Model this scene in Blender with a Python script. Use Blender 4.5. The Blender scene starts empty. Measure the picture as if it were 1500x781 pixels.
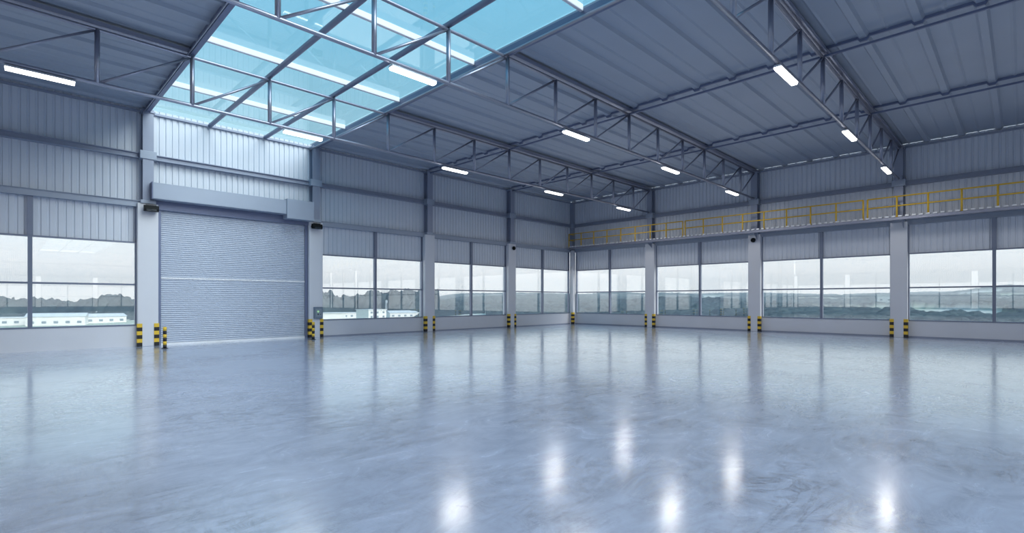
import bpy, math, random
from mathutils import Vector, noise
random.seed(7)
SC = bpy.context.scene
COL = SC.collection
PI = math.pi

# ------------------------------------------------------------------ helpers
class MB:
    """collects shapes, links them as ONE mesh object"""
    def __init__(s):
        s.v = []; s.f = []; s.mi = []; s.m = 0
    def quadbox(s, p):
        b = len(s.v); s.v += [tuple(q) for q in p]
        for q in ((0,3,2,1),(4,5,6,7),(0,1,5,4),(1,2,6,5),(2,3,7,6),(3,0,4,7)):
            s.f.append(tuple(b+i for i in q)); s.mi.append(s.m)
    def box(s, x0, x1, y0, y1, z0, z1):
        if x0 > x1: x0, x1 = x1, x0
        if y0 > y1: y0, y1 = y1, y0
        if z0 > z1: z0, z1 = z1, z0
        s.quadbox([(x0,y0,z0),(x1,y0,z0),(x1,y1,z0),(x0,y1,z0),(x0,y0,z1),(x1,y0,z1),(x1,y1,z1),(x0,y1,z1)])
    def tube(s, a, b, r, n=10, caps=True, r2=None):
        a = Vector(a); b = Vector(b); d = (b-a).normalized()
        u = d.cross(Vector((0,0,1)) if abs(d.z) < .9 else Vector((1,0,0))).normalized(); w = d.cross(u)
        k = len(s.v); r2 = r if r2 is None else r2
        for c, rr in ((a, r), (b, r2)):
            for i in range(n):
                t = 2*PI*i/n; s.v.append(tuple(c + (u*math.cos(t)+w*math.sin(t))*rr))
        for i in range(n):
            j = (i+1) % n
            s.f.append((k+i, k+j, k+n+j, k+n+i)); s.mi.append(s.m)
        if caps:
            s.f.append(tuple(k+n-1-i for i in range(n))); s.mi.append(s.m)
            s.f.append(tuple(k+n+i for i in range(n))); s.mi.append(s.m)
    def strip(s, A, B):
        """ruled surface between two polylines"""
        k = len(s.v); n = len(A); s.v += [tuple(p) for p in A] + [tuple(p) for p in B]
        for i in range(n-1):
            s.f.append((k+i, k+i+1, k+n+i+1, k+n+i)); s.mi.append(s.m)
    def prism(s, poly, axis, a, b):
        """poly: 2-D points in the other two axes, extruded along axis"""
        def P(q, t):
            return {'x': (t, q[0], q[1]), 'y': (q[0], t, q[1]), 'z': (q[0], q[1], t)}[axis]
        k = len(s.v); n = len(poly)
        s.v += [P(q, a) for q in poly] + [P(q, b) for q in poly]
        for i in range(n):
            j = (i+1) % n; s.f.append((k+i, k+j, k+n+j, k+n+i)); s.mi.append(s.m)
        s.f.append(tuple(k+n-1-i for i in range(n))); s.mi.append(s.m)
        s.f.append(tuple(k+n+i for i in range(n))); s.mi.append(s.m)
    def mesh(s, name, mats, smooth=False, bevel=0):
        me = bpy.data.meshes.new(name); me.from_pydata(s.v, [], s.f)
        for m in (mats if isinstance(mats, (list, tuple)) else [mats]): me.materials.append(m)
        me.polygons.foreach_set('material_index', s.mi)
        if smooth: me.polygons.foreach_set('use_smooth', [len(f) <= 4 for f in s.f])
        me.update(); return me
    def build(s, name, mats, parent=None, smooth=False, origin=None):
        if origin is not None:
            o = Vector(origin); s.v = [tuple(Vector(p)-o) for p in s.v]
        me = s.mesh(name, mats, smooth)
        ob = bpy.data.objects.new(name, me); COL.objects.link(ob)
        if origin is not None: ob.location = origin
        if parent is not None: ob.parent = parent
        return ob

def tag(o, label=None, cat=None, group=None, kind=None):
    if label: o['label'] = label
    if cat: o['category'] = cat
    if group: o['group'] = group
    if kind: o['kind'] = kind
    return o
def empty(name, loc=(0,0,0), rz=0):
    o = bpy.data.objects.new(name, None); COL.objects.link(o); o.location = loc; o.rotation_euler = (0,0,rz)
    o.empty_display_size = .2
    return o
def copy_tree(o, parent=None):
    c = o.copy(); COL.objects.link(c)
    if parent is not None: c.parent = parent
    for ch in list(o.children): copy_tree(ch, c)
    return c
def bevel(o, w=.01, seg=2):
    m = o.modifiers.new('bevel', 'BEVEL'); m.width = w; m.segments = seg; m.limit_method = 'ANGLE'
    return o

# ------------------------------------------------------------------ materials
def mat(name, col, rough=.5, metal=0, spec=.5, var=0, scale=4, bump=0, bscale=40, emit=None, stretch=None):
    m = bpy.data.materials.new(name); m.use_nodes = True
    nt = m.node_tree; N = nt.nodes; L = nt.links; b = N['Principled BSDF']
    b.inputs['Base Color'].default_value = (*col, 1); b.inputs['Roughness'].default_value = rough
    b.inputs['Metallic'].default_value = metal; b.inputs['Specular IOR Level'].default_value = spec
    tc = N.new('ShaderNodeTexCoord'); src = tc.outputs['Object']
    if stretch:
        mp = N.new('ShaderNodeMapping'); mp.inputs['Scale'].default_value = stretch
        L.new(src, mp.inputs[0]); src = mp.outputs[0]
    if var:
        n = N.new('ShaderNodeTexNoise'); n.inputs['Scale'].default_value = scale; n.inputs['Detail'].default_value = 5
        L.new(src, n.inputs['Vector'])
        r = N.new('ShaderNodeMapRange'); r.inputs['To Min'].default_value = 1-var; r.inputs['To Max'].default_value = 1+var
        L.new(n.outputs['Fac'], r.inputs['Value'])
        mx = N.new('ShaderNodeVectorMath'); mx.operation = 'SCALE'; mx.inputs[0].default_value = col
        L.new(r.outputs[0], mx.inputs['Scale']); L.new(mx.outputs[0], b.inputs['Base Color'])
    if bump:
        n = N.new('ShaderNodeTexNoise'); n.inputs['Scale'].default_value = bscale; n.inputs['Detail'].default_value = 4
        L.new(src, n.inputs['Vector'])
        bp = N.new('ShaderNodeBump'); bp.inputs['Strength'].default_value = bump; bp.inputs['Distance'].default_value = .01
        L.new(n.outputs['Fac'], bp.inputs['Height']); L.new(bp.outputs[0], b.inputs['Normal'])
    if emit:
        b.inputs['Emission Color'].default_value = (*emit[0], 1); b.inputs['Emission Strength'].default_value = emit[1]
    return m

M = {}
M['clad'] = mat('ribbed sheet steel', (.66,.70,.77), .42, .0, .5, .05, 1.5)
M['deck'] = mat('roof deck steel', (.38,.425,.50), .5, .0, .5, .06, .8)
M['steel'] = mat('painted structural steel', (.30,.335,.43), .4, .1, .5, .06, 3)
M['truss'] = mat('truss steel', (.37,.385,.47), .36, .75, .5, .05, 3)
M['darksteel'] = mat('dark bar steel', (.16,.19,.30), .4, .2, .5, .05, 3)
M['whitesteel'] = mat('white bar steel', (.80,.80,.84), .4, .0, .5, .03, 3)
M['plaster'] = mat('painted concrete', (.70,.715,.76), .6, 0, .4, .04, 1.2, .15, 30)
M['frame'] = mat('window frame aluminium', (.20,.23,.31), .4, .3, .5, .04, 4)
M['doormetal'] = mat('shutter steel', (.55,.60,.69), .38, .1, .5, .04, 2, stretch=(1,1,8))
M['hood'] = mat('shutter box steel', (.36,.41,.50), .4, .1, .5, .04, 2)
M['guide'] = mat('shutter guide steel', (.17,.20,.31), .4, .2, .5, .04, 2)
M['white'] = mat('white metal strip', (.85,.87,.9), .4, 0, .5, .02, 4)
M['yellow'] = mat('yellow band paint', (.80,.52,.045), .45, 0, .5, .08, 9)
M['black'] = mat('black band paint', (.012,.012,.016), .45, 0, .5, .08, 9)
M['railyellow'] = mat('railing yellow paint', (.78,.50,.04), .45, 0, .5, .06, 6)
M['blackplastic'] = mat('black lamp housing', (.006,.008,.010), .6, 0, .2, .1, 12)
M['lens'] = mat('dark lamp glass', (.012,.018,.022), .2, 0, .6, .05, 12)
M['grey'] = mat('grey box enamel', (.17,.22,.29), .45, 0, .5, .05, 9)
M['greyp'] = mat('grey box face', (.25,.31,.36), .4, 0, .5, .05, 9)
M['green'] = mat('green button', (.45,.75,.40), .4, 0, .5, .02, 9, emit=((.6,1,.5), .25))
M['lamphouse'] = mat('lamp tray', (.62,.64,.68), .4, 0, .5, .03, 6)
M['lampcore'] = mat('lit diffuser', (.9,.9,.88), .4, 0, .5, .01, 6, emit=((1,.985,.95), 5))
M['grating'] = mat('galvanised grating', (.88,.89,.92), .4, .3, .5, .08, 14)

def glass(name, tint, f0, f90):
    m = bpy.data.materials.new(name); m.use_nodes = True; nt = m.node_tree; N = nt.nodes; L = nt.links
    N.remove(N['Principled BSDF']); out = N['Material Output']
    tr = N.new('ShaderNodeBsdfTransparent'); tr.inputs[0].default_value = (*tint, 1)
    gl = N.new('ShaderNodeBsdfGlossy'); gl.inputs['Roughness'].default_value = 0.0
    lw = N.new('ShaderNodeLayerWeight'); lw.inputs['Blend'].default_value = .5
    pw = N.new('ShaderNodeMath'); pw.operation = 'POWER'; pw.inputs[1].default_value = 4
    mr = N.new('ShaderNodeMapRange'); mr.inputs['To Min'].default_value = f0; mr.inputs['To Max'].default_value = f90
    mx = N.new('ShaderNodeMixShader')
    L.new(lw.outputs['Facing'], pw.inputs[0]); L.new(pw.outputs[0], mr.inputs[0]); L.new(mr.outputs[0], mx.inputs[0])
    L.new(tr.outputs[0], mx.inputs[1]); L.new(gl.outputs[0], mx.inputs[2]); L.new(mx.outputs[0], out.inputs[0])
    return m
M['glass'] = glass('window glass', (.975,.98,.985), .10, .8)
M['skyglass'] = glass('skylight glass', (.93,.975,.985), .03, .6)

def floor_mat():
    m = bpy.data.materials.new('polished concrete floor'); m.use_nodes = True
    nt = m.node_tree; N = nt.nodes; L = nt.links; b = N['Principled BSDF']
    tc = N.new('ShaderNodeTexCoord')
    def nz(scale, detail, stretch=(1,1,1), rot=0, dist=0, rough=.6):
        mp = N.new('ShaderNodeMapping'); mp.inputs['Scale'].default_value = stretch; mp.inputs['Rotation'].default_value = (0,0,rot)
        L.new(tc.outputs['Object'], mp.inputs[0])
        n = N.new('ShaderNodeTexNoise'); n.inputs['Scale'].default_value = scale; n.inputs['Detail'].default_value = detail
        n.inputs['Roughness'].default_value = rough; n.inputs['Distortion'].default_value = dist
        L.new(mp.outputs[0], n.inputs['Vector']); return n.outputs['Fac']
    def ramp(v, a, b_, lo=0., hi=1.):
        r = N.new('ShaderNodeMapRange'); r.inputs['From Min'].default_value = a; r.inputs['From Max'].default_value = b_
        r.inputs['To Min'].default_value = lo; r.inputs['To Max'].default_value = hi; L.new(v, r.inputs[0]); return r.outputs[0]
    def math_(op, a, b_):
        q = N.new('ShaderNodeMath'); q.operation = op
        for i, x in enumerate((a, b_)):
            if isinstance(x, (int, float)): q.inputs[i].default_value = x
            else: L.new(x, q.inputs[i])
        return q.outputs[0]
    big = nz(.35, 6, rot=.3, dist=.6)
    mid = nz(2.2, 8, (1,.55,1), .9, 1.6, .68)
    sc1 = nz(1.5, 10, (1,.22,1), .75, 2.5, .72)       # trowel sweeps
    sc2 = nz(3.2, 9, (.25,1,1), .45, 1.8, .75)
    swirl1 = ramp(math_('ABSOLUTE', math_('SUBTRACT', sc1, .5), 0), 0, .03, 1, 0)   # thin crease lines
    swirl2 = ramp(math_('ABSOLUTE', math_('SUBTRACT', sc2, .5), 0), 0, .022, 1, 0)
    mask = ramp(nz(.5, 3, rot=1.2), .42, .62)
    marks = math_('MULTIPLY', math_('MAXIMUM', swirl1, swirl2), mask)
    v = math_('ADD', ramp(big, .3, .7, .93, 1.05), ramp(mid, .3, .7, -.21, .21))
    v = math_('SUBTRACT', v, math_('MULTIPLY', marks, .55))
    mx = N.new('ShaderNodeVectorMath'); mx.operation = 'SCALE'; mx.inputs[0].default_value = FLOORCOL
    L.new(v, mx.inputs['Scale']); L.new(mx.outputs[0], b.inputs['Base Color'])
    rg = math_('ADD', ramp(mid, .3, .7, FR-.02, FR+.03), math_('MULTIPLY', marks, .06))
    L.new(rg, b.inputs['Roughness'])
    b.inputs['Specular IOR Level'].default_value = .45
    b.inputs['Coat Weight'].default_value = 1; b.inputs['Coat IOR'].default_value = 1.9; b.inputs['Coat Roughness'].default_value = .16
    bp = N.new('ShaderNodeBump'); bp.inputs['Strength'].default_value = .12; bp.inputs['Distance'].default_value = .01
    L.new(math_('ADD', mid, math_('MULTIPLY', marks, -.4)), bp.inputs['Height']); L.new(bp.outputs[0], b.inputs['Normal'])
    return m
FLOORCOL = (.47,.535,.69); FR = .25
M['floor'] = floor_mat()

def land_mat():
    m = bpy.data.materials.new('wooded land'); m.use_nodes = True
    nt = m.node_tree; N = nt.nodes; L = nt.links; b = N['Principled BSDF']; b.inputs['Roughness'].default_value = .9
    b.inputs['Specular IOR Level'].default_value = .1
    tc = N.new('ShaderNodeTexCoord')
    a = N.new('ShaderNodeAttribute'); a.attribute_name = 'canopy'
    n = N.new('ShaderNodeTexNoise'); n.inputs['Scale'].default_value = .035; n.inputs['Detail'].default_value = 8; n.inputs['Roughness'].default_value = .7
    L.new(tc.outputs['Object'], n.inputs['Vector'])
    cr = N.new('ShaderNodeValToRGB'); cr.color_ramp.elements[0].position = .35; cr.color_ramp.elements[0].color = (.020,.036,.052,1)
    cr.color_ramp.elements[1].position = .68; cr.color_ramp.elements[1].color = (.075,.108,.115,1)
    L.new(n.outputs['Fac'], cr.inputs[0])
    n2 = N.new('ShaderNodeTexNoise'); n2.inputs['Scale'].default_value = .02; n2.inputs['Detail'].default_value = 6
    L.new(tc.outputs['Object'], n2.inputs['Vector'])
    c2 = N.new('ShaderNodeValToRGB'); c2.color_ramp.elements[0].position = .4; c2.color_ramp.elements[0].color = (.62,.60,.57,1)
    c2.color_ramp.elements[1].position = .6; c2.color_ramp.elements[1].color = (.38,.43,.35,1)
    L.new(n2.outputs['Fac'], c2.inputs[0])
    mx = N.new('ShaderNodeMix'); mx.data_type = 'RGBA'
    L.new(a.outputs['Fac'], mx.inputs[0]); L.new(c2.outputs[0], mx.inputs[6]); L.new(cr.outputs[0], mx.inputs[7])
    L.new(mx.outputs[2], b.inputs['Base Color']); return m
M['land'] = land_mat()
M['bldg'] = mat('pale render of far houses', (.78,.77,.74), .8, 0, .3, .06, .1)
M['bldgroof'] = mat('pale far roof sheet', (.62,.64,.66), .7, 0, .3, .06, .1)
M['bldgwin'] = mat('far window band', (.20,.26,.30), .4, 0, .5, .1, .2)
M['mast'] = mat('far mast steel', (.6,.62,.64), .6, 0, .3, .03, .2)

# ------------------------------------------------------------------ layout
XA, YB = -21.83, 27.66          # inner faces of left wall and right wall
BAY = 6.0
NX, NY = 12, 8                  # bays along the right wall, along the left wall
XC, YD = XA + NX*BAY, YB - NY*BAY
SILL, TRANSOM, WTOP, LEDGE0, LEDGE1, GIRT, TOP = .72, 2.15, 3.64, 4.86, 5.08, 6.66, 8.382
UP = .14                        # upper sheeting sits this far behind the wall face
ZCH = 6.85                      # truss bottom chord

class Wall:
    """local frame: u along the wall, w towards the room"""
    def __init__(s, name, kind):
        s.name = name; s.k = kind
    def P(s, u, w, z):
        return {'A': (XA+w, u, z), 'B': (u, YB-w, z), 'C': (XC-w, u, z), 'D': (u, YD+w, z)}[s.k]
    def box(s, mb, u0, u1, w0, w1, z0, z1):
        a = s.P(u0, w0, z0); b = s.P(u1, w1, z1); mb.box(a[0], b[0], a[1], b[1], z0, z1)
    def sheet(s, mb, u0, u1, w, z0, z1, per=.2, dep=.035):
        n = max(1, round((u1-u0)/per)); p = (u1-u0)/n; A = []; B = []
        for i in range(n):
            for fr, d in ((0,0),(.60,0),(.70,-dep),(.90,-dep)):
                u = u0+(i+fr)*p; A.append(s.P(u, w+d, z0)); B.append(s.P(u, w+d, z1))
        A.append(s.P(u1, w, z0)); B.append(s.P(u1, w, z1))
        mb.strip(A, B)
WA, WB, WC, WD = Wall('wall_left','A'), Wall('wall_right','B'), Wall('wall_back_right','C'), Wall('wall_back_left','D')
DOORBAY = (YB-4*BAY, YB-3*BAY)  # bay of the roller door on the left wall: 3.66 .. 9.66

def wall(W, u0, u1, nodes, label, door=None):
    cl = MB()
    for i in range(len(nodes)-1):
        a, b = nodes[i], nodes[i+1]
        W.sheet(cl, a, b, -UP, LEDGE0, TOP, .20)
        if door and abs(a-door[0]) < .1:
            continue
        for c, d in ((a+.3, (a+b)/2-.06), ((a+b)/2+.06, b-.3)):
            W.sheet(cl, c, d, -.09, WTOP, LEDGE0+.03, .20, .03)
    root = cl.build(W.name, M['clad']); tag(root, label, 'wall', kind='structure')
    seg = [(u0, u1)] if not door else [(u0, door[0]+.1), (door[1]-.1, u1)]
    pl = MB()
    for a, b in seg: W.box(pl, a, b, -.30, 0, 0, SILL)
    o = pl.build('plinth', M['plaster'], root); tag(o, 'low painted concrete wall under the windows')
    # ledge beam with lips and the C-shaped girt higher up, both run along the wall
    g = MB()
    W.box(g, u0, u1, -UP+.002, .04, LEDGE0+.02, LEDGE1-.02); W.box(g, u0, u1, -UP+.002, .09, LEDGE1-.02, LEDGE1); W.box(g, u0, u1, -UP+.002, .09, LEDGE0, LEDGE0+.02)
    g.build('ledge_beam', M['hood'], root)
    g = MB()
    W.box(g, u0, u1, -UP+.002, .0, GIRT-.07, GIRT+.07); W.box(g, u0, u1, -UP+.002, .07, GIRT+.07, GIRT+.095); W.box(g, u0, u1, -UP+.002, .07, GIRT-.095, GIRT-.07)
    g.build('girt', M['steel'], root)
    g = MB(); W.box(g, u0, u1, -UP+.002, -.06, 8.20, 8.27); g.build('eaves_angle', M['steel'], root)
    # the short posts between the sheets above the windows
    for i in range(len(nodes)-1):
        a, b = nodes[i], nodes[i+1]
        if door and abs(a-door[0]) < .1: continue
        p = MB(); W.box(p, (a+b)/2-.07, (a+b)/2+.07, -.14, .0, WTOP, LEDGE0); p.build('post', M['frame'], root)
        for q in (a+.3, b-.3):
            p = MB(); W.box(p, q-.03, q+.03, -.14, -.02, WTOP, LEDGE0); p.build('edge_post', M['frame'], root)
    return root

nodesA = [YB - BAY*k for k in range(NY, -1, -1)]
nodesB = [XA + BAY*k for k in range(NX+1)]
wall(WA, YD, YB, nodesA, 'left long wall of pale ribbed steel sheet with the roller door', DOORBAY)
wall(WB, XA, XC, nodesB, 'right wall of grey ribbed steel sheet behind the yellow railing')
wall(WC, YD, YB, nodesA, 'far ribbed steel wall opposite the roller door wall')
wall(WD, XA, XC, nodesB, 'ribbed steel wall behind the viewer opposite the railing')

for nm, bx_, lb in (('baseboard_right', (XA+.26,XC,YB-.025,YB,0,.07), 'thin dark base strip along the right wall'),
                    ('shade_strip_left', (XA,XA+.02,DOORBAY[1]+.1,YB-.26,0,.05), 'thin dark strip standing in for shade along the left wall right of the shutter')):  # left strip is added as the shade line at the wall foot, no real skirting
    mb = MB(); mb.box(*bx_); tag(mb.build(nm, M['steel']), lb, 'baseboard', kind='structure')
# windows ----------------------------------------------------------
def make_window(W):
    """one bay of glazing, local u centred on 0, built in the wall's own frame"""
    o = empty('window_1'); hw = 2.72
    def bx(name, lst, m, parent):
        mb = MB()
        for (u0,u1,w0,w1,z0,z1) in lst:
            a = {'A': (w0,u0), 'B': (u0,-w0), 'C': (-w0,u0), 'D': (u0,w0)}[W.k]; b = {'A': (w1,u1), 'B': (u1,-w1), 'C': (-w1,u1), 'D': (u1,w1)}[W.k]
            mb.box(a[0], b[0], a[1], b[1], z0, z1)
        return mb.build(name, m, parent)
    f = bx('window_frame', [(-hw,-hw+.06,-.16,-.02,SILL,WTOP),(hw-.06,hw,-.16,-.02,SILL,WTOP),(-hw+.06,hw-.06,-.16,-.02,WTOP-.05,WTOP),(-hw+.06,hw-.06,-.17,.015,SILL,SILL+.045)], M['frame'], o)
    bx('mullion', [(-.055,.055,-.15,-.01,SILL+.045,WTOP-.05)], M['frame'], o)
    bx('transom', [(-hw+.06,-.055,-.14,-.03,TRANSOM-.03,TRANSOM+.03),(.055,hw-.06,-.14,-.03,TRANSOM-.03,TRANSOM+.03)], M['frame'], o)
    for u0, u1 in ((-hw+.06,-.055),(.055,hw-.06)):
        for z0, z1 in ((SILL+.045,TRANSOM-.03),(TRANSOM+.03,WTOP-.05)):
            bx('pane', [(u0,u1,-.095,-.085,z0,z1)], M['glass'], o)
    return o
ordn = ['first','second','third','fourth','fifth','sixth','seventh','eighth','ninth','tenth','eleventh','twelfth']
wn = 0
for W, nodes, tot, txt in ((WA, nodesA, NY, 'left wall'), (WB, nodesB, NX, 'right wall'), (WC, nodesA, NY, 'far wall opposite the shutter'), (WD, nodesB, NX, 'wall behind the viewer')):
    proto = None
    for i in range(len(nodes)-1):
        k = (len(nodes)-2-i) if W.k in 'AC' else i          # counted from the corner
        c = (nodes[i]+nodes[i+1])/2
        if W.k == 'A' and abs(nodes[i]-DOORBAY[0]) < .1: continue
        if proto is None: o = proto = make_window(W)
        else: o = copy_tree(proto)
        wn += 1; o.name = 'window_%d' % wn
        p = W.P(c, 0, 0); o.location = p
        if W.k == 'A' and k == 4: lab = 'wide four-pane window left of the roller door'
        elif W.k == 'A' and k == 2: lab = 'wide four-pane window just right of the roller door'
        else: lab = 'wide four-pane window in the %s, %s bay from the corner' % (txt, ordn[k])
        tag(o, lab, 'window', kind='structure')

# floor & ceiling --------------------------------------------------
fl = MB(); fl.box(XA-.3, XC+.3, YD-.3, YB+.3, -.3, 0)
tag(fl.build('floor', M['floor']), 'glossy blue-grey polished concrete floor', 'floor', kind='structure')

RIB = 1.11; RX0 = -9.57
RIBP = ((-.13,8.40),(-.075,8.325),(.075,8.325),(.13,8.40))
def deck(mb, y0, y1):
    A = []; B = []
    x = RX0 - RIB*math.ceil((RX0-(XA-.5))/RIB)
    A.append((x,y0,8.40)); B.append((x,y1,8.40))
    while x < XC+.5:
        for d, z in RIBP:
            A.append((x+d,y0,z)); B.append((x+d,y1,z))
        for d in (.45,.50,.55):       # small stiffening bead in the middle of each pan
            A.append((x+d,y0,8.40-(.02 if d == .50 else 0))); B.append((x+d,y1,8.40-(.02 if d == .50 else 0)))
        x += RIB
    mb.strip(B, A)
dk = MB(); S0, S1 = DOORBAY
deck(dk, YD-.5, S0-.02); deck(dk, S1+.02, YB+.5)
ceil = dk.build('ceiling', M['deck']); tag(ceil, 'grey profiled steel roof deck with hanging ribs', 'ceiling', kind='structure')
tp = MB()
tp.box(XA-.5, XC+.5, YD-.5, S0-.02, 8.42, 8.50); tp.box(XA-.5, XC+.5, S1+.02, YB+.5, 8.42, 8.50)
tp.build('roof_sheet', M['deck'], ceil)
for y in [YB-BAY*k for k in (1,2,5,6,7)]:
    pts = [(XA-.1, 8.40)]; x = RX0 - RIB*math.ceil((RX0-(XA+.1))/RIB) + RIB
    while x < XC-.2:
        pts += [(x+d, z) for d, z in RIBP]; x += RIB
    pts.append((XC, 8.40)); p = MB()
    a = [(q, y-.03, z-.075) for q, z in pts]; b = [(q, y-.03, z+.004) for q, z in pts]; c = [(q, y+.03, z-.075) for q, z in pts]; d_ = [(q, y+.03, z+.004) for q, z in pts]
    p.strip(b, a); p.strip(a, c); p.strip(c, d_); p.build('purlin', M['darksteel'], ceil)
    p = MB(); p.box(XA-.1, XC, y-.03, y+.03, 8.13, 8.185); p.build('purlin_tie', M['darksteel'], ceil)

# skylight ---------------------------------------------------------
sk = empty('skylight', (XA, (S0+S1)/2, 8.3)); tag(sk, 'long glazed roof strip between the dark roof decks, above the roller door', 'skylight')
def skp(name, mb, m, smooth=False):
    o = mb.build(name, m, None, smooth, origin=(XA,(S0+S1)/2,8.3)); o.location = (0,0,0); o.parent = sk; return o
for y, s in ((S0, 1), (S1, -1)):
    p = MB(); p.box(XA-.1, XC, y-.06, y+.06, 8.19, 8.395); skp('edge_beam', p, M['darksteel'])
    p = MB(); p.tube((XA-.1, y-.14 if s < 0 else y-.13, 8.15), (XC, y-.14 if s < 0 else y-.13, 8.15), .04 if s < 0 else .018, 8); skp('edge_rail', p, M['truss'], True)
for y in (S0+2.0, S0+4.0):
    p = MB(); p.tube((XA-.1,y,8.255), (XC,y,8.255), .075, 12); skp('long_bar', p, M['darksteel'], True)
xb = -18.9
while xb < XC:
    p = MB(); p.box(xb-.045, xb+.045, S0+.06, S1-.06, 8.33, 8.50); o = skp('cross_bar', p, M['whitesteel']); bevel(o, .02)
    xb += 3.87
xs = XA-.1
k = 0
while xs < XC-.01:
    xe = min(-18.9+3.87*k, XC)
    for y0, y1 in ((S0+.02,S0+2.0),(S0+2.0,S0+4.0),(S0+4.0,S1-.02)):
        p = MB(); p.box(xs, xe-.005, y0, y1-.005, 8.505, 8.515); skp('glass_pane', p, M['skyglass'])
    xs = xe; k += 1

# trusses ----------------------------------------------------------
PAN = BAY/3
def make_truss():
    root = empty('roof_truss', (0,0,0))
    ys = [YB-.30] + [YB-PAN*k for k in range(1, NY*3)] + [YD+.30]
    zt, zb = 8.14, ZCH
    m = MB(); m.tube((0,YD+.15,zt), (0,YB-.1,zt), .042, 10); m.build('top_chord', M['truss'], root, True)
    m = MB(); m.tube((0,YD+.15,zb), (0,YB-.1,zb), .045, 10); m.build('bottom_chord', M['truss'], root, True)
    for a, b in ((YD, DOORBAY[0]-.07), (DOORBAY[1]+.07, YB)):
        m = MB(); m.box(-.14,.14,a,b,8.25,8.30); m.box(.10,.14,a,b,8.20,8.25); m.build('rafter_plate', M['truss'], root)
    for k in range(1, NY*3):
        y = YB-PAN*k
        if y < -9: continue
        m = MB(); m.tube((0,y,zb), (0,y,zt), .055, 10); m.build('vertical_post', M['truss'], root, True)
    for k in range(0, NY*3):
        yb, yt = YB-PAN*(k+1), YB-PAN*k
        if yb < -9: continue
        if k == 0: yt = YB-.2
        m = MB(); m.tube((0,yb+.05,zb+.03), (0,yt-.05,zt-.03), .033, 8); m.build('diagonal_brace', M['truss'], root, True)
    m = MB(); m.box(-.12,.12,YB-.28,YB-.06,zb-.09,zb+.12); m.build('end_plate', M['steel'], root)
    return root
tr0 = make_truss()
tlab = ['roof truss nearest the roller door wall, crossing the far end of the skylight',
        'roof truss second from the roller door wall, crossing mid skylight',
        'roof truss third from the roller door wall, steepest in view at upper right',
        'roof truss above and right of the viewer, fourth from the roller door wall']
for i in range(4):
    o = tr0 if i == 0 else copy_tree(tr0)
    o.location = (XA+BAY*(i+1), 0, 0); tag(o, tlab[i], 'truss', 'roof trusses carrying the tube lights')

# lamps ------------------------------------------------------------
LAMPW = 40
def make_lamp():
    r = empty('tube_light')
    m = MB(); m.prism([(-.085,.0),(.085,.0),(.065,.045),(-.065,.045)], 'y', -.60, .60); bevel(m.build('lamp_tray', M['lamphouse'], r), .006)
    m = MB(); m.prism([(-.06,-.06),(-.08,-.02),(-.08,0),(.08,0),(.08,-.02),(.06,-.06)], 'y', -.585, .585); m.build('diffuser', M['lampcore'], r)
    l = bpy.data.lights.new('lamp_glow', 'AREA'); l.shape = 'RECTANGLE'; l.size = .15; l.size_y = 1.15; l.energy = LAMPW; l.color = (1,.985,.96)
    lo = bpy.data.objects.new('lamp_glow', l); COL.objects.link(lo); lo.parent = r; lo.location = (0,0,-.064)
    for y in (-.4,.4):
        m = MB(); m.box(-.05,.05,y-.02,y+.02,.045,.06); m.tube((0,y,.05),(0,y,.09),.012,6); m.build('hanger', M['lamphouse'], r)
    return r
lamp0 = make_lamp(); first = True
tn = ['truss nearest the roller door','second truss from the door','third truss from the door','fourth truss from the door']
for i in range(4):
    for k in range(6):
        o = lamp0 if first else copy_tree(lamp0); first = False
        o.location = (XA+BAY*(i+1), YB-BAY*(k+.5), ZCH-.115)
        tag(o, 'lit tube light under the %s, %s from the railing' % (tn[i], ordn[k]), 'light', 'lit tube lights under the trusses')

# columns ----------------------------------------------------------
def column(W, u, label, corner=False):
    base = W.P(u, 0, 0); root = empty('column', base); tag(root, label, 'column')
    def part(name, lst, m, bev=0):
        mb = MB()
        for (u0,u1,w0,w1,z0,z1) in lst:
            a = W.P(u+u0, w0, z0); b = W.P(u+u1, w1, z1); mb.box(a[0], b[0], a[1], b[1], z0, z1)
        o = mb.build(name, m, None, origin=base); o.location = (0,0,0); o.parent = root
        if bev: bevel(o, bev)
        return o
    part('concrete_shaft', [(-.30,.30,-.30,.20,0,4.98)], M['plaster'], .012)
    f = .03
    part('steel_shaft', [(-.16,.16,.19-f+.03,.22,4.98,8.28), (-.015,.015,-.13,.19,4.98,8.28), (-.16,.16,-.135,-.115,4.98,8.28)], M['steel'])
    part('girt_bracket', [(-.24,.24,-.10,.26,GIRT-.13,GIRT+.15)], M['hood'], .01)
    part('cap_plate', [(-.22,.22,-.13,.25,4.98,5.10)], M['hood'], .008)
    part('head_plate', [(-.20,.20,-.13,.26,8.16,8.22)], M['steel'])
    return root
def corner_guard(W, u, side, label):
    """banded angle wrapped on one front edge of a column"""
    e = u + side*.30; base = W.P(e, .20, 0); root = empty('corner_guard', base)
    tag(root, label, 'corner guard', 'banded corner guards on the columns')
    H = .79; n = 6; t = .018; wd = .13
    for c, mm in (('black_band', 'black'), ('yellow_band', 'yellow')):
        for i in range(n):
            if (i % 2 == 0) != (c == 'black_band'): continue      # black at the foot, yellow on top
            z0, z1 = H*i/n+.004, H*(i+1)/n+.004; mb = MB()
            for (u0,u1,w0,w1) in ((e-side*wd, e+side*t, .20, .20+t), (e, e+side*t, .20-wd, .20)):
                a = W.P(u0,w0,z0); b = W.P(u1,w1,z1); mb.box(a[0],b[0],a[1],b[1],z0,z1)
            o = mb.build(c, M[mm], None, origin=base); o.location = (0,0,0); o.parent = root
    return root
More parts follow.
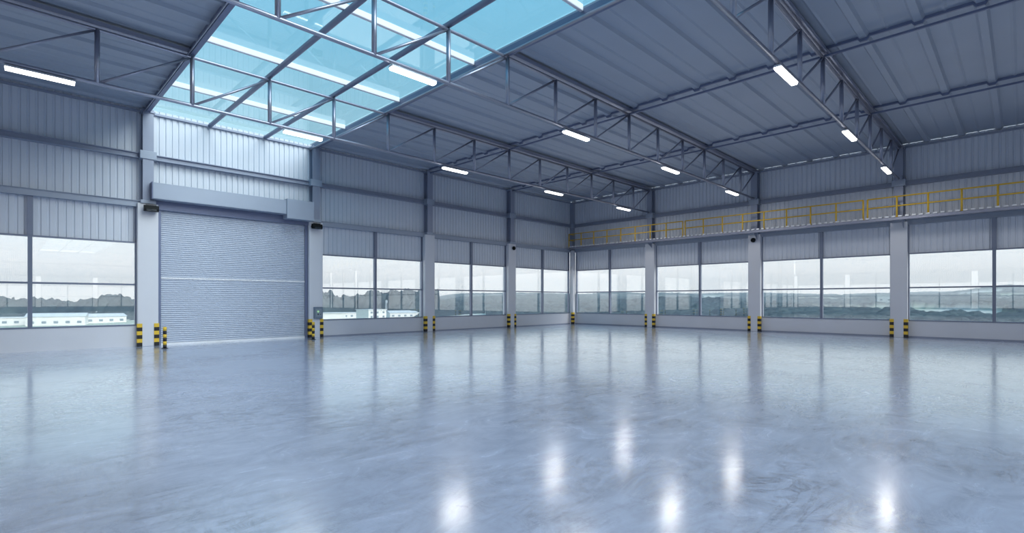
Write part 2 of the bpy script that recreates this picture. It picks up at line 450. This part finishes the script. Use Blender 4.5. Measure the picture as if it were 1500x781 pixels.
colA = {0: None, 1: 'white column on the left wall nearest the corner, black round camera at its top', 2: 'white column on the left wall between the two windows right of the shutter',
        3: 'white column right of the roller door, carrying the grey control box', 4: 'white column left of the roller door, black floodlight at its top',
        5: 'left wall column past the left edge of the leftmost window'}
gA = {1: 'left wall camera column', 2: 'plain left wall column', 3: 'column right of the shutter', 4: 'column left of the shutter', 5: 'column beyond the leftmost window'}
for k in range(1, 6):
    u = YB-BAY*k; column(WA, u, colA[k])
    corner_guard(WA, u, -1, 'yellow-black guard on left edge of the %s' % gA[k])
    corner_guard(WA, u, 1, 'yellow-black guard on right edge of the %s' % gA[k])
colB = {1: 'grey-white column on the right wall nearest the corner', 2: 'right wall column with the black round camera at its top', 3: 'widest-looking grey column on the right wall, under the third truss',
        4: 'right wall column just past the right edge of the view'}
gB = {1: 'right wall column nearest the corner', 2: 'right wall camera column', 3: 'right wall column under third truss', 4: 'right wall column past the view'}
for k in range(1, 5):
    u = XA+BAY*k; column(WB, u, colB[k])
    corner_guard(WB, u, -1, 'yellow-black guard on left edge of the %s' % gB[k])
    corner_guard(WB, u, 1, 'yellow-black guard on right edge of the %s' % gB[k])
# remaining plain columns away from the view
for k in (6, 7):
    column(WA, YB-BAY*k, 'left wall column behind the viewer, %s from the corner' % ordn[k-1])
# corner column
cc = empty('column', (XA, YB, 0)); tag(cc, 'narrow white square column in the corner where both walls meet', 'column')
def cpart(name, lst, m):
    mb = MB()
    for b in lst: mb.box(*b)
    o = mb.build(name, m, cc); return o
cpart('concrete_shaft', [(0,.26,-.26,0,0,4.98)], M['plaster'])
cpart('steel_shaft', [(-.1,.14,-.14,.10,4.98,8.28)], M['steel'])
cpart('girt_bracket', [(-.1,.20,-.20,.10,GIRT-.13,GIRT+.15)], M['hood'])
cg = empty('corner_guard', (XA+.26, YB-.26, 0)); tag(cg, 'yellow and black banded guard on the narrow corner column', 'corner guard', 'banded corner guards on the columns')
for i in range(6):
    mb = MB(); z0, z1 = .79*i/6+.004, .79*(i+1)/6+.004
    mb.box(-.15,.018,-.018,0,z0,z1); mb.box(0,.018,0,.15,z0,z1)
    mb.build('yellow_band' if i % 2 else 'black_band', M['yellow' if i % 2 else 'black'], cg)

# bollards ---------------------------------------------------------
def make_bollard():
    r = empty('bollard'); H = .70; R = .055
    for i in range(6):
        m = MB(); m.tube((0,0,H*i/6+.006), (0,0,H*(i+1)/6+.006), R, 20)
        if i == 5: m.tube((0,0,H+.006), (0,0,H+.02), R, 20, r2=R*.7)
        m.build('yellow_band' if i % 2 else 'black_band', M['yellow' if i % 2 else 'black'], r, True)
    m = MB(); m.tube((0,0,0), (0,0,.012), .10, 20)
    for a in range(4): m.tube((.078*math.cos(a*PI/2+.8), .078*math.sin(a*PI/2+.8), .012), (.078*math.cos(a*PI/2+.8), .078*math.sin(a*PI/2+.8), .022), .010, 6)
    m.build('base_flange', M['black'], r, True)
    return r
b0 = make_bollard(); b0.location = (-20.2, 3.875, 0); tag(b0, 'free-standing banded bollard in front of the left end of the roller door', 'bollard', 'bollards flanking the roller door')
b1 = copy_tree(b0); b1.location = (-20.55, 9.06, 0); tag(b1, 'free-standing banded bollard in front of the right end of the roller door', 'bollard', 'bollards flanking the roller door')

# roller door ------------------------------------------------------
dr = empty('door_1', (XA, 6.66, 0)); tag(dr, 'large grey steel roller shutter between two white columns', 'door', kind='structure')
def dp(name, mb, m, smooth=False):
    o = mb.build(name, m, None, smooth, origin=(XA,6.66,0)); o.location = (0,0,0); o.parent = dr; return o
y0, y1 = 4.03, 9.27
DX = XA-.02
def slats(z0, z1):
    n = round((z1-z0)/.075); h = (z1-z0)/n; A = []
    for i in range(n):
        for fr, d in ((0,-.012),(.12,.0),(.35,.016),(.62,.018),(.85,.004),(.93,-.012)):
            A.append((DX+d, z0+(i+fr)*h))
    A.append((DX-.012, z1)); m = MB()
    m.strip([(x,y1-.02,z) for x, z in A], [(x,y0+.02,z) for x, z in A]); return m
dp('lower_curtain', slats(.07, 2.38), M['doormetal']); dp('upper_curtain', slats(2.43, 4.95), M['doormetal'])
m = MB(); m.box(DX-.02, DX+.03, y0+.02, y1-.02, 2.38, 2.43); dp('joint_rail', m, M['white'])
m = MB(); m.box(DX-.03, DX+.04, y0+.02, y1-.02, .0, .07); dp('bottom_bar', m, M['white'])
for a, b in ((y0-.12, y0+.03), (y1-.03, y1+.10)):
    m = MB(); m.box(DX-.06, DX-.03, a, b, 0, 4.95); m.box(DX+.05, DX+.08, a, b, 0, 4.95)
    q = a if a < 5 else b-.02; m.box(DX-.06, DX+.08, q, q+.02, 0, 4.95); dp('side_guide', m, M['guide'])
m = MB(); m.box(XA-.05, XA+.12, 3.9, 9.4, 4.82, 5.16); dp('lintel', m, M['guide'])
m = MB()
hx0, hx1 = XA+.13, XA+.53
m.prism([(hx0,5.70),(hx1,5.70),(hx1,5.13),(hx0,5.13)], 'y', 3.74, 8.28); bevel(dp('shutter_hood', m, M['hood']), .012)
m = MB(); m.box(hx0, hx1+.06, 8.28, 9.40, 4.96, 5.76); bevel(dp('motor_box', m, M['hood']), .012)
m = MB(); m.box(hx0, hx1+.012, 3.715, 3.74, 5.115, 5.715); dp('hood_end_cap', m, M['guide'])
m = MB()
for (z0, z1) in ((5.15, 5.165), (5.665, 5.68)): m.box(hx1, hx1+.006, 3.76, 8.27, z0, z1)
dp('hood_seam', m, M['hood'])

# floodlights, cameras, control box --------------------------------
def floodlight(W, u, z, label):
    p = W.P(u, .20, z); r = empty('floodlight', p); tag(r, label, 'floodlight', 'black floodlights flanking the roller door')
    m = MB(); m.prism([(.07,-.10),(.25,-.12),(.28,-.04),(.26,.09),(.10,.11)], 'y', -.21, .21); bevel(m.build('housing', M['blackplastic'], r), .012)
    m = MB(); m.prism([(.262,-.105),(.290,-.04),(.284,-.04),(.256,-.108)], 'y', -.15, .15); m.build('lens', M['lens'], r)
    m = MB()
    for i in range(7): m.box(.11, .25, -.15+.045*i, -.142+.045*i, .10, .125)
    m.build('cooling_fin', M['blackplastic'], r)
    m = MB(); m.box(0, .01, -.06, .06, -.06, .06); m.box(.01,.09,-.19,-.175,-.02,.02); m.box(.01,.09,.175,.19,-.02,.02); m.box(.0,.012,-.19,.19,-.02,.02); m.box(.075,.12,-.19,-.17,-.02,.02); m.box(.075,.12,.17,.19,-.02,.02)
    m.build('bracket', M['blackplastic'], r)
    return r
floodlight(WA, YB-4*BAY+.06, 4.80, 'black floodlight on the column left of the roller door')
floodlight(WA, YB-3*BAY-.04, 4.78, 'black floodlight on the column right of the roller door')
def camera_dome(W, u, z, label):
    p = W.P(u, .20, z); r = empty('dome_camera', p); tag(r, label, 'camera', 'round black cameras on the columns')
    if W.k == 'A': r.rotation_euler = (0, PI/2, 0)
    else: r.rotation_euler = (PI/2, 0, 0)
    m = MB(); m.tube((0,0,0), (0,0,.04), .15, 24); m.build('mounting_ring', M['lamphouse'], r, True)
    m = MB(); m.tube((0,0,.04), (0,0,.09), .115, 24); prev = (.09, .115)
    for i in range(1, 6):
        a = i/5*PI/2; z1, r1 = .09+.08*math.sin(a), .115*math.cos(a)+.001
        m.tube((0,0,prev[0]), (0,0,z1), prev[1], 24, i == 5, r1); prev = (z1, r1)
    m.build('dome', M['blackplastic'], r, True)
camera_dome(WA, YB-BAY+.06, 4.72, 'round black camera on the left wall column nearest the corner')
camera_dome(WB, XA+2*BAY-.02, 4.70, 'round black camera on the right wall column under the second truss')
cb = empty('control_box', (XA+.20, YB-3*BAY+.07, .82)); tag(cb, 'grey wall control box with green light on the column right of the shutter', 'control box')
m = MB(); m.box(0, .10, -.19, .19, 0, .50); bevel(m.build('housing', M['grey'], cb), .01)
m = MB(); m.box(.10, .108, -.13, .13, .08, .42); m.build('face_plate', M['greyp'], cb)
m = MB(); m.tube((.108,-.03,.30),(.125,-.03,.30),.045,16); m.build('green_button', M['green'], cb, True)
m = MB(); m.tube((.108,-.03,.18),(.122,-.03,.18),.028,16); m.tube((.108,.07,.18),(.122,.07,.18),.02,12); m.build('dark_button', M['black'], cb, True)

# catwalk with yellow railing --------------------------------------
cw = empty('catwalk', (XA, YB, 5.1)); tag(cw, 'narrow steel catwalk with yellow pipe railing along the right wall', 'catwalk')
CX1 = 11.9; RY = 26.95
def cp(name, mb, m, parent=None, smooth=False):
    o = mb.build(name, m, None, smooth, origin=(XA,YB,5.1)); o.location = (0,0,0); o.parent = parent or cw; return o
m = MB(); m.box(XA+.3, CX1, RY-.04, RY+.02, 5.02, 5.14); m.box(XA+.3, CX1, RY-.08, RY-.04, 5.02, 5.04); cp('edge_channel', m, M['truss'])
m = MB(); m.box(XA+.3, CX1, YB-.16, YB-.10, 5.09, 5.15); cp('wall_channel', m, M['steel'])
m = MB(); x = XA+.35
while x < CX1-.1:
    m.box(x, x+.13, RY-.075, YB-.10, 5.145, 5.205); x += .23
for j in range(5): m.box(XA+.3, CX1, RY+.1+.11*j, RY+.115+.11*j, 5.145, 5.165)
cp('grating', m, M['grating'])
x = XA+1.0
while x < CX1:
    m = MB(); m.box(x-.03, x+.03, RY-.02, YB-.12, 5.08, 5.14); cp('cross_joist', m, M['steel']); x += 2.0
m = MB(); 
for k in range(1, 6):
    xx = XA+BAY*k
    m = MB(); m.prism([(YB-.27,4.72),(YB-.27,5.02),(RY,5.02),(RY,4.96)], 'x', xx+.17, xx+.19); cp('bracket', m, M['steel'])
secs = [(-21.55, -13.47, 8), (-13.33, -5.02, 8), (-4.86, 3.45, 8), (3.60, 11.85, 8)]
for (a, b, n) in secs:
    r = MB()
    for z in (6.02, 5.62): r.tube((a, RY, z), (b, RY, z), .03, 8)
    if a < -21:
        r.tube((a,RY,6.02),(a,YB-.1,6.02),.024,8); r.tube((a,RY,5.62),(a,YB-.1,5.62),.024,8)
    rl = cp('railing', r, M['railyellow'], None, True)
    for i in range(n+1):
        x = a+(b-a)*i/n; p = MB(); p.tube((x, RY, 5.15), (x, RY, 6.02), .034, 8); p.box(x-.05,x+.05,RY-.045,RY+.03,5.15,5.165)
        cp('post', p, M['railyellow'], rl, True)

# ------------------------------------------------------------------ outside
def nse(x, y, f, k): return noise.noise(Vector((x*f, y*f, k)))
def sm(a, b, t):
    t = max(0, min(1, (t-a)/(b-a))); return t*t*(3-2*t)
def hgt(az, r):
    """land height, canopy mask; az measured from -X towards +Y, degrees"""
    x = -r*math.cos(math.radians(az)); y = r*math.sin(math.radians(az))
    side = sm(30, 44, az)                       # 0 = flat town side, 1 = hill side
    z = -13 + nse(x,y,.004,1.3)*3*min(1, r/400)
    # rolling hills in ranks, each a little higher than the last
    for rr, wdt, hh, kk in ((620,170,9,2.),(1050,260,20,4.),(1700,420,36,6.),(2700,700,62,8.)):
        c = rr*(1+.22*noise.noise(Vector((az*.035, kk, 0.)))); q = (r-c)/wdt
        z += side*hh*math.exp(-q*q)*(.72+.55*noise.noise(Vector((az*.07, kk, 5.))) + .25*noise.noise(Vector((az*.22, kk, 9.))))
    edge = 455 + 45*noise.noise(Vector((az*.13, 0, 3.1))) if az < 42 else 250 + 60*noise.noise(Vector((az*.11, 0, 9.1)))
    can = 1 if r > edge else 0
    if can and nse(x,y,.0065,2.2) > (.30 if side > .5 else .42): can = 0
    if side < .5 and r > 700+200*side: can = 0
    h = 0
    if can:
        amp = (16.5 if az < 22 else 21)*(1+.25*noise.noise(Vector((az*.35, 0, 6.)))) if side < .5 else 8
        grow = sm(0, 14, r-edge)
        d = noise.voronoi(Vector((x/7.5, y/7.5, 0)))[0][0]; dome = max(0, 1-d*d*1.7)
        h = amp*grow*(.52+.40*dome)*(1+.35*nse(x,y,.05,.5))*(1+.12*nse(x,y,.5,1.5))
    return x, y, z+max(0,h), can
tm = MB(); NA = 900; rs = [90]
while rs[-1] < 4200: rs.append(rs[-1]*1.06 if rs[-1] < 220 else rs[-1]+2.2 if rs[-1] < 600 else rs[-1]*1.012)
cans = []
for r in rs:
    for i in range(NA+1):
        az = -14 + 118*i/NA; x, y, z, c = hgt(az, r); tm.v.append((x,y,z)); cans.append(float(c))
for j in range(len(rs)-1):
    for i in range(NA):
        k = j*(NA+1)+i; tm.f.append((k, k+1, k+NA+2, k+NA+1)); tm.mi.append(0)
land = tm.build('wooded_hills', M['land'], None, True)
at = land.data.attributes.new('canopy', 'FLOAT', 'POINT'); at.data.foreach_set('value', cans)
tag(land, 'hazy green wooded hills and open ground far outside the windows', 'hills', kind='stuff')

def house(x, y, w, d, h, rz, label, style):
    zb = -14.5; r = empty('building', (x, y, zb), rz); tag(r, label, 'building', 'pale buildings outside the windows')
    H = h+1.8
    m = MB(); m.box(-w/2,w/2,-d/2,d/2,0,H); m.build('wall', M['bldg'], r)
    m = MB()
    if style == 0: m.box(-w/2-.4,w/2+.4,-d/2-.4,d/2+.4,H,H+.5)
    else: m.prism([(-d/2-.5,H),(d/2+.5,H),(0,H+d*.16)], 'x', -w/2-.5, w/2+.5)
    m.build('roof', M['bldgroof'], r)
    n = max(2, int(w/5)); 
    for fl_ in range(max(1, int(h/3.4))):
        m = MB()
        for i in range(n):
            u = -w/2+(i+.5)*w/n
            for s in (-1, 1): m.box(u-1.0, u+1.0, s*d/2-.05*s, s*(d/2+.05), 2.8+fl_*3.3, 4.2+fl_*3.3)
        m.build('window_row', M['bldgwin'], r)
def polar(px, D):
    t = (px-750)/750.; return (-.70711*D*(1-t), .70711*D*(1+t))
blist = [(15,300,30,12,4,0,'first low white building from the left edge, below the trees'),(62,390,16,12,9,0,'tall square pale building in the leftmost window'),
 (85,300,26,12,5,1,'long low white shed in the middle of the leftmost window'),(120,420,40,16,5,0,'long flat-roofed white building far back in the leftmost window'),
 (150,330,22,12,4,1,'small pale shed right of centre in the leftmost window'),(156,440,12,10,11,0,'narrow tall white building before the trees in the leftmost window'),
 (185,380,36,14,6,0,'wide white building by the right end of the leftmost window'),(35,450,30,14,5,1,'pale gabled shed far back at the left edge'),
 (482,330,18,12,6,0,'white building at the left end of the window right of the shutter'),(505,420,30,14,4,0,'low long building left of the mullion right of the shutter'),
 (544,400,18,14,7,0,'white building by the mullion of the window right of the shutter'),(590,430,26,12,4,1,'low pale shed right of the mullion beyond the shutter'),
 (1298,520,13,12,20,0,'tall white block on the hillside left of the third right wall column'),(1462,560,14,12,17,0,'white block on the hillside at the far right window mullion'),
 (1478,620,22,12,14,1,'low white hillside building at the far right edge')]
for i, (px, D, w, d, h, st, lab) in enumerate(blist):
    x, y = polar(px, D); house(x, y, w, d, h, .25*math.sin(i*2.1)+(PI/2 if px < 750 else 0), lab, st)
ms = empty('mast', (*polar(566, 430), -15)); tag(ms, 'thin pale lattice mast before the trees right of the roller door', 'mast')
m = MB()
for a, b in ((-1,-1),(1,-1),(0,1)): m.tube((a*.9,b*.9,0),(a*.4,b*.4,17),.16,5)
for q in range(8): m.tube((-.7,-.7,1+q*2),(.7,-.7,2+q*2),.1,4); m.tube((.7,-.7,2+q*2),(0,.7,3+q*2),.1,4)
m.build('lattice', M['mast'], ms)
m = MB(); m.box(-1.2,1.2,-.3,.3,14.5,16.5); m.build('antenna', M['mast'], ms)

# ------------------------------------------------------------------ light
w = bpy.data.worlds.new('sky'); SC.world = w; w.use_nodes = True
nt = w.node_tree; N = nt.nodes; L = nt.links; bg = N['Background']
tc = N.new('ShaderNodeTexCoord'); sp = N.new('ShaderNodeSeparateXYZ'); L.new(tc.outputs['Generated'], sp.inputs[0])
cr = N.new('ShaderNodeValToRGB'); L.new(sp.outputs['Z'], cr.inputs[0]); e = cr.color_ramp.elements
e[0].position = 0; e[0].color = (1.0,1.03,1.04,1); e[1].position = 1; e[1].color = (.10,.42,.70,1)
for p, c in ((.05,(1.0,1.025,1.04)),(.11,(.76,.86,.90)),(.20,(.38,.56,.66)),(.30,(.29,.52,.63)),(.42,(.17,.42,.57)),(.60,(.13,.38,.56))):
    q = e.new(p); q.color = (*c, 1)
L.new(cr.outputs[0], bg.inputs[0]); bg.inputs['Strength'].default_value = SKY = 1.5

def sun(name, d, energy, angle, col):
    l = bpy.data.lights.new(name, 'SUN'); l.energy = energy; l.angle = math.radians(angle); l.color = col
    o = bpy.data.objects.new(name, l); COL.objects.link(o)
    o.rotation_euler = Vector(d).to_track_quat('-Z', 'Y').to_euler(); o.location = (0,0,60); return o
sun('sun', (-.76,-.24,-.62), 4.3, 50, (1,.98,.95))
# morning haze lying over the land outside
hz = MB(); a0, a1, r0, r1 = -13.5, 103.5, 70, 4150
def pp(az, r): return (-r*math.cos(math.radians(az)), r*math.sin(math.radians(az)))
n = 24; poly = [pp(a0+(a1-a0)*i/n, r0) for i in range(n+1)] + [pp(a1-(a1-a0)*i/n, r1) for i in range(n+1)]
hz.prism(poly, 'z', -60, 160)
hm = bpy.data.materials.new('haze'); hm.use_nodes = True; hn = hm.node_tree; hn.nodes.remove(hn.nodes['Principled BSDF'])
vsn = hn.nodes.new('ShaderNodeVolumeScatter'); vsn.inputs['Color'].default_value = (.80,.90,1,1); vsn.inputs['Density'].default_value = .00035; vsn.inputs['Anisotropy'].default_value = .0
hn.links.new(vsn.outputs[0], hn.nodes['Material Output'].inputs['Volume'])
ho = hz.build('haze', hm); tag(ho, 'pale morning haze over the hills outside the windows', 'haze', kind='stuff')

# ------------------------------------------------------------------ camera
cd = bpy.data.cameras.new('camera'); cam = bpy.data.objects.new('camera', cd); COL.objects.link(cam)
cd.sensor_width = 36; cd.lens = 18.0; cd.shift_y = 49.7/1500; cd.clip_start = .05; cd.clip_end = 8000
cam.location = (0,0,1.6); cam.rotation_euler = (PI/2, 0, math.radians(45.0))
SC.camera = cam
vs = SC.view_settings; vs.view_transform = 'Standard'; vs.look = 'None'; vs.gamma = 1; vs.exposure = 0.0; vs.use_curve_mapping = False
cy = SC.cycles; cy.max_bounces = 10; cy.diffuse_bounces = 6; cy.glossy_bounces = 5; cy.transparent_max_bounces = 16
cy.sample_clamp_indirect = 6; cy.caustics_reflective = False; cy.caustics_refractive = False; cy.use_denoising = True
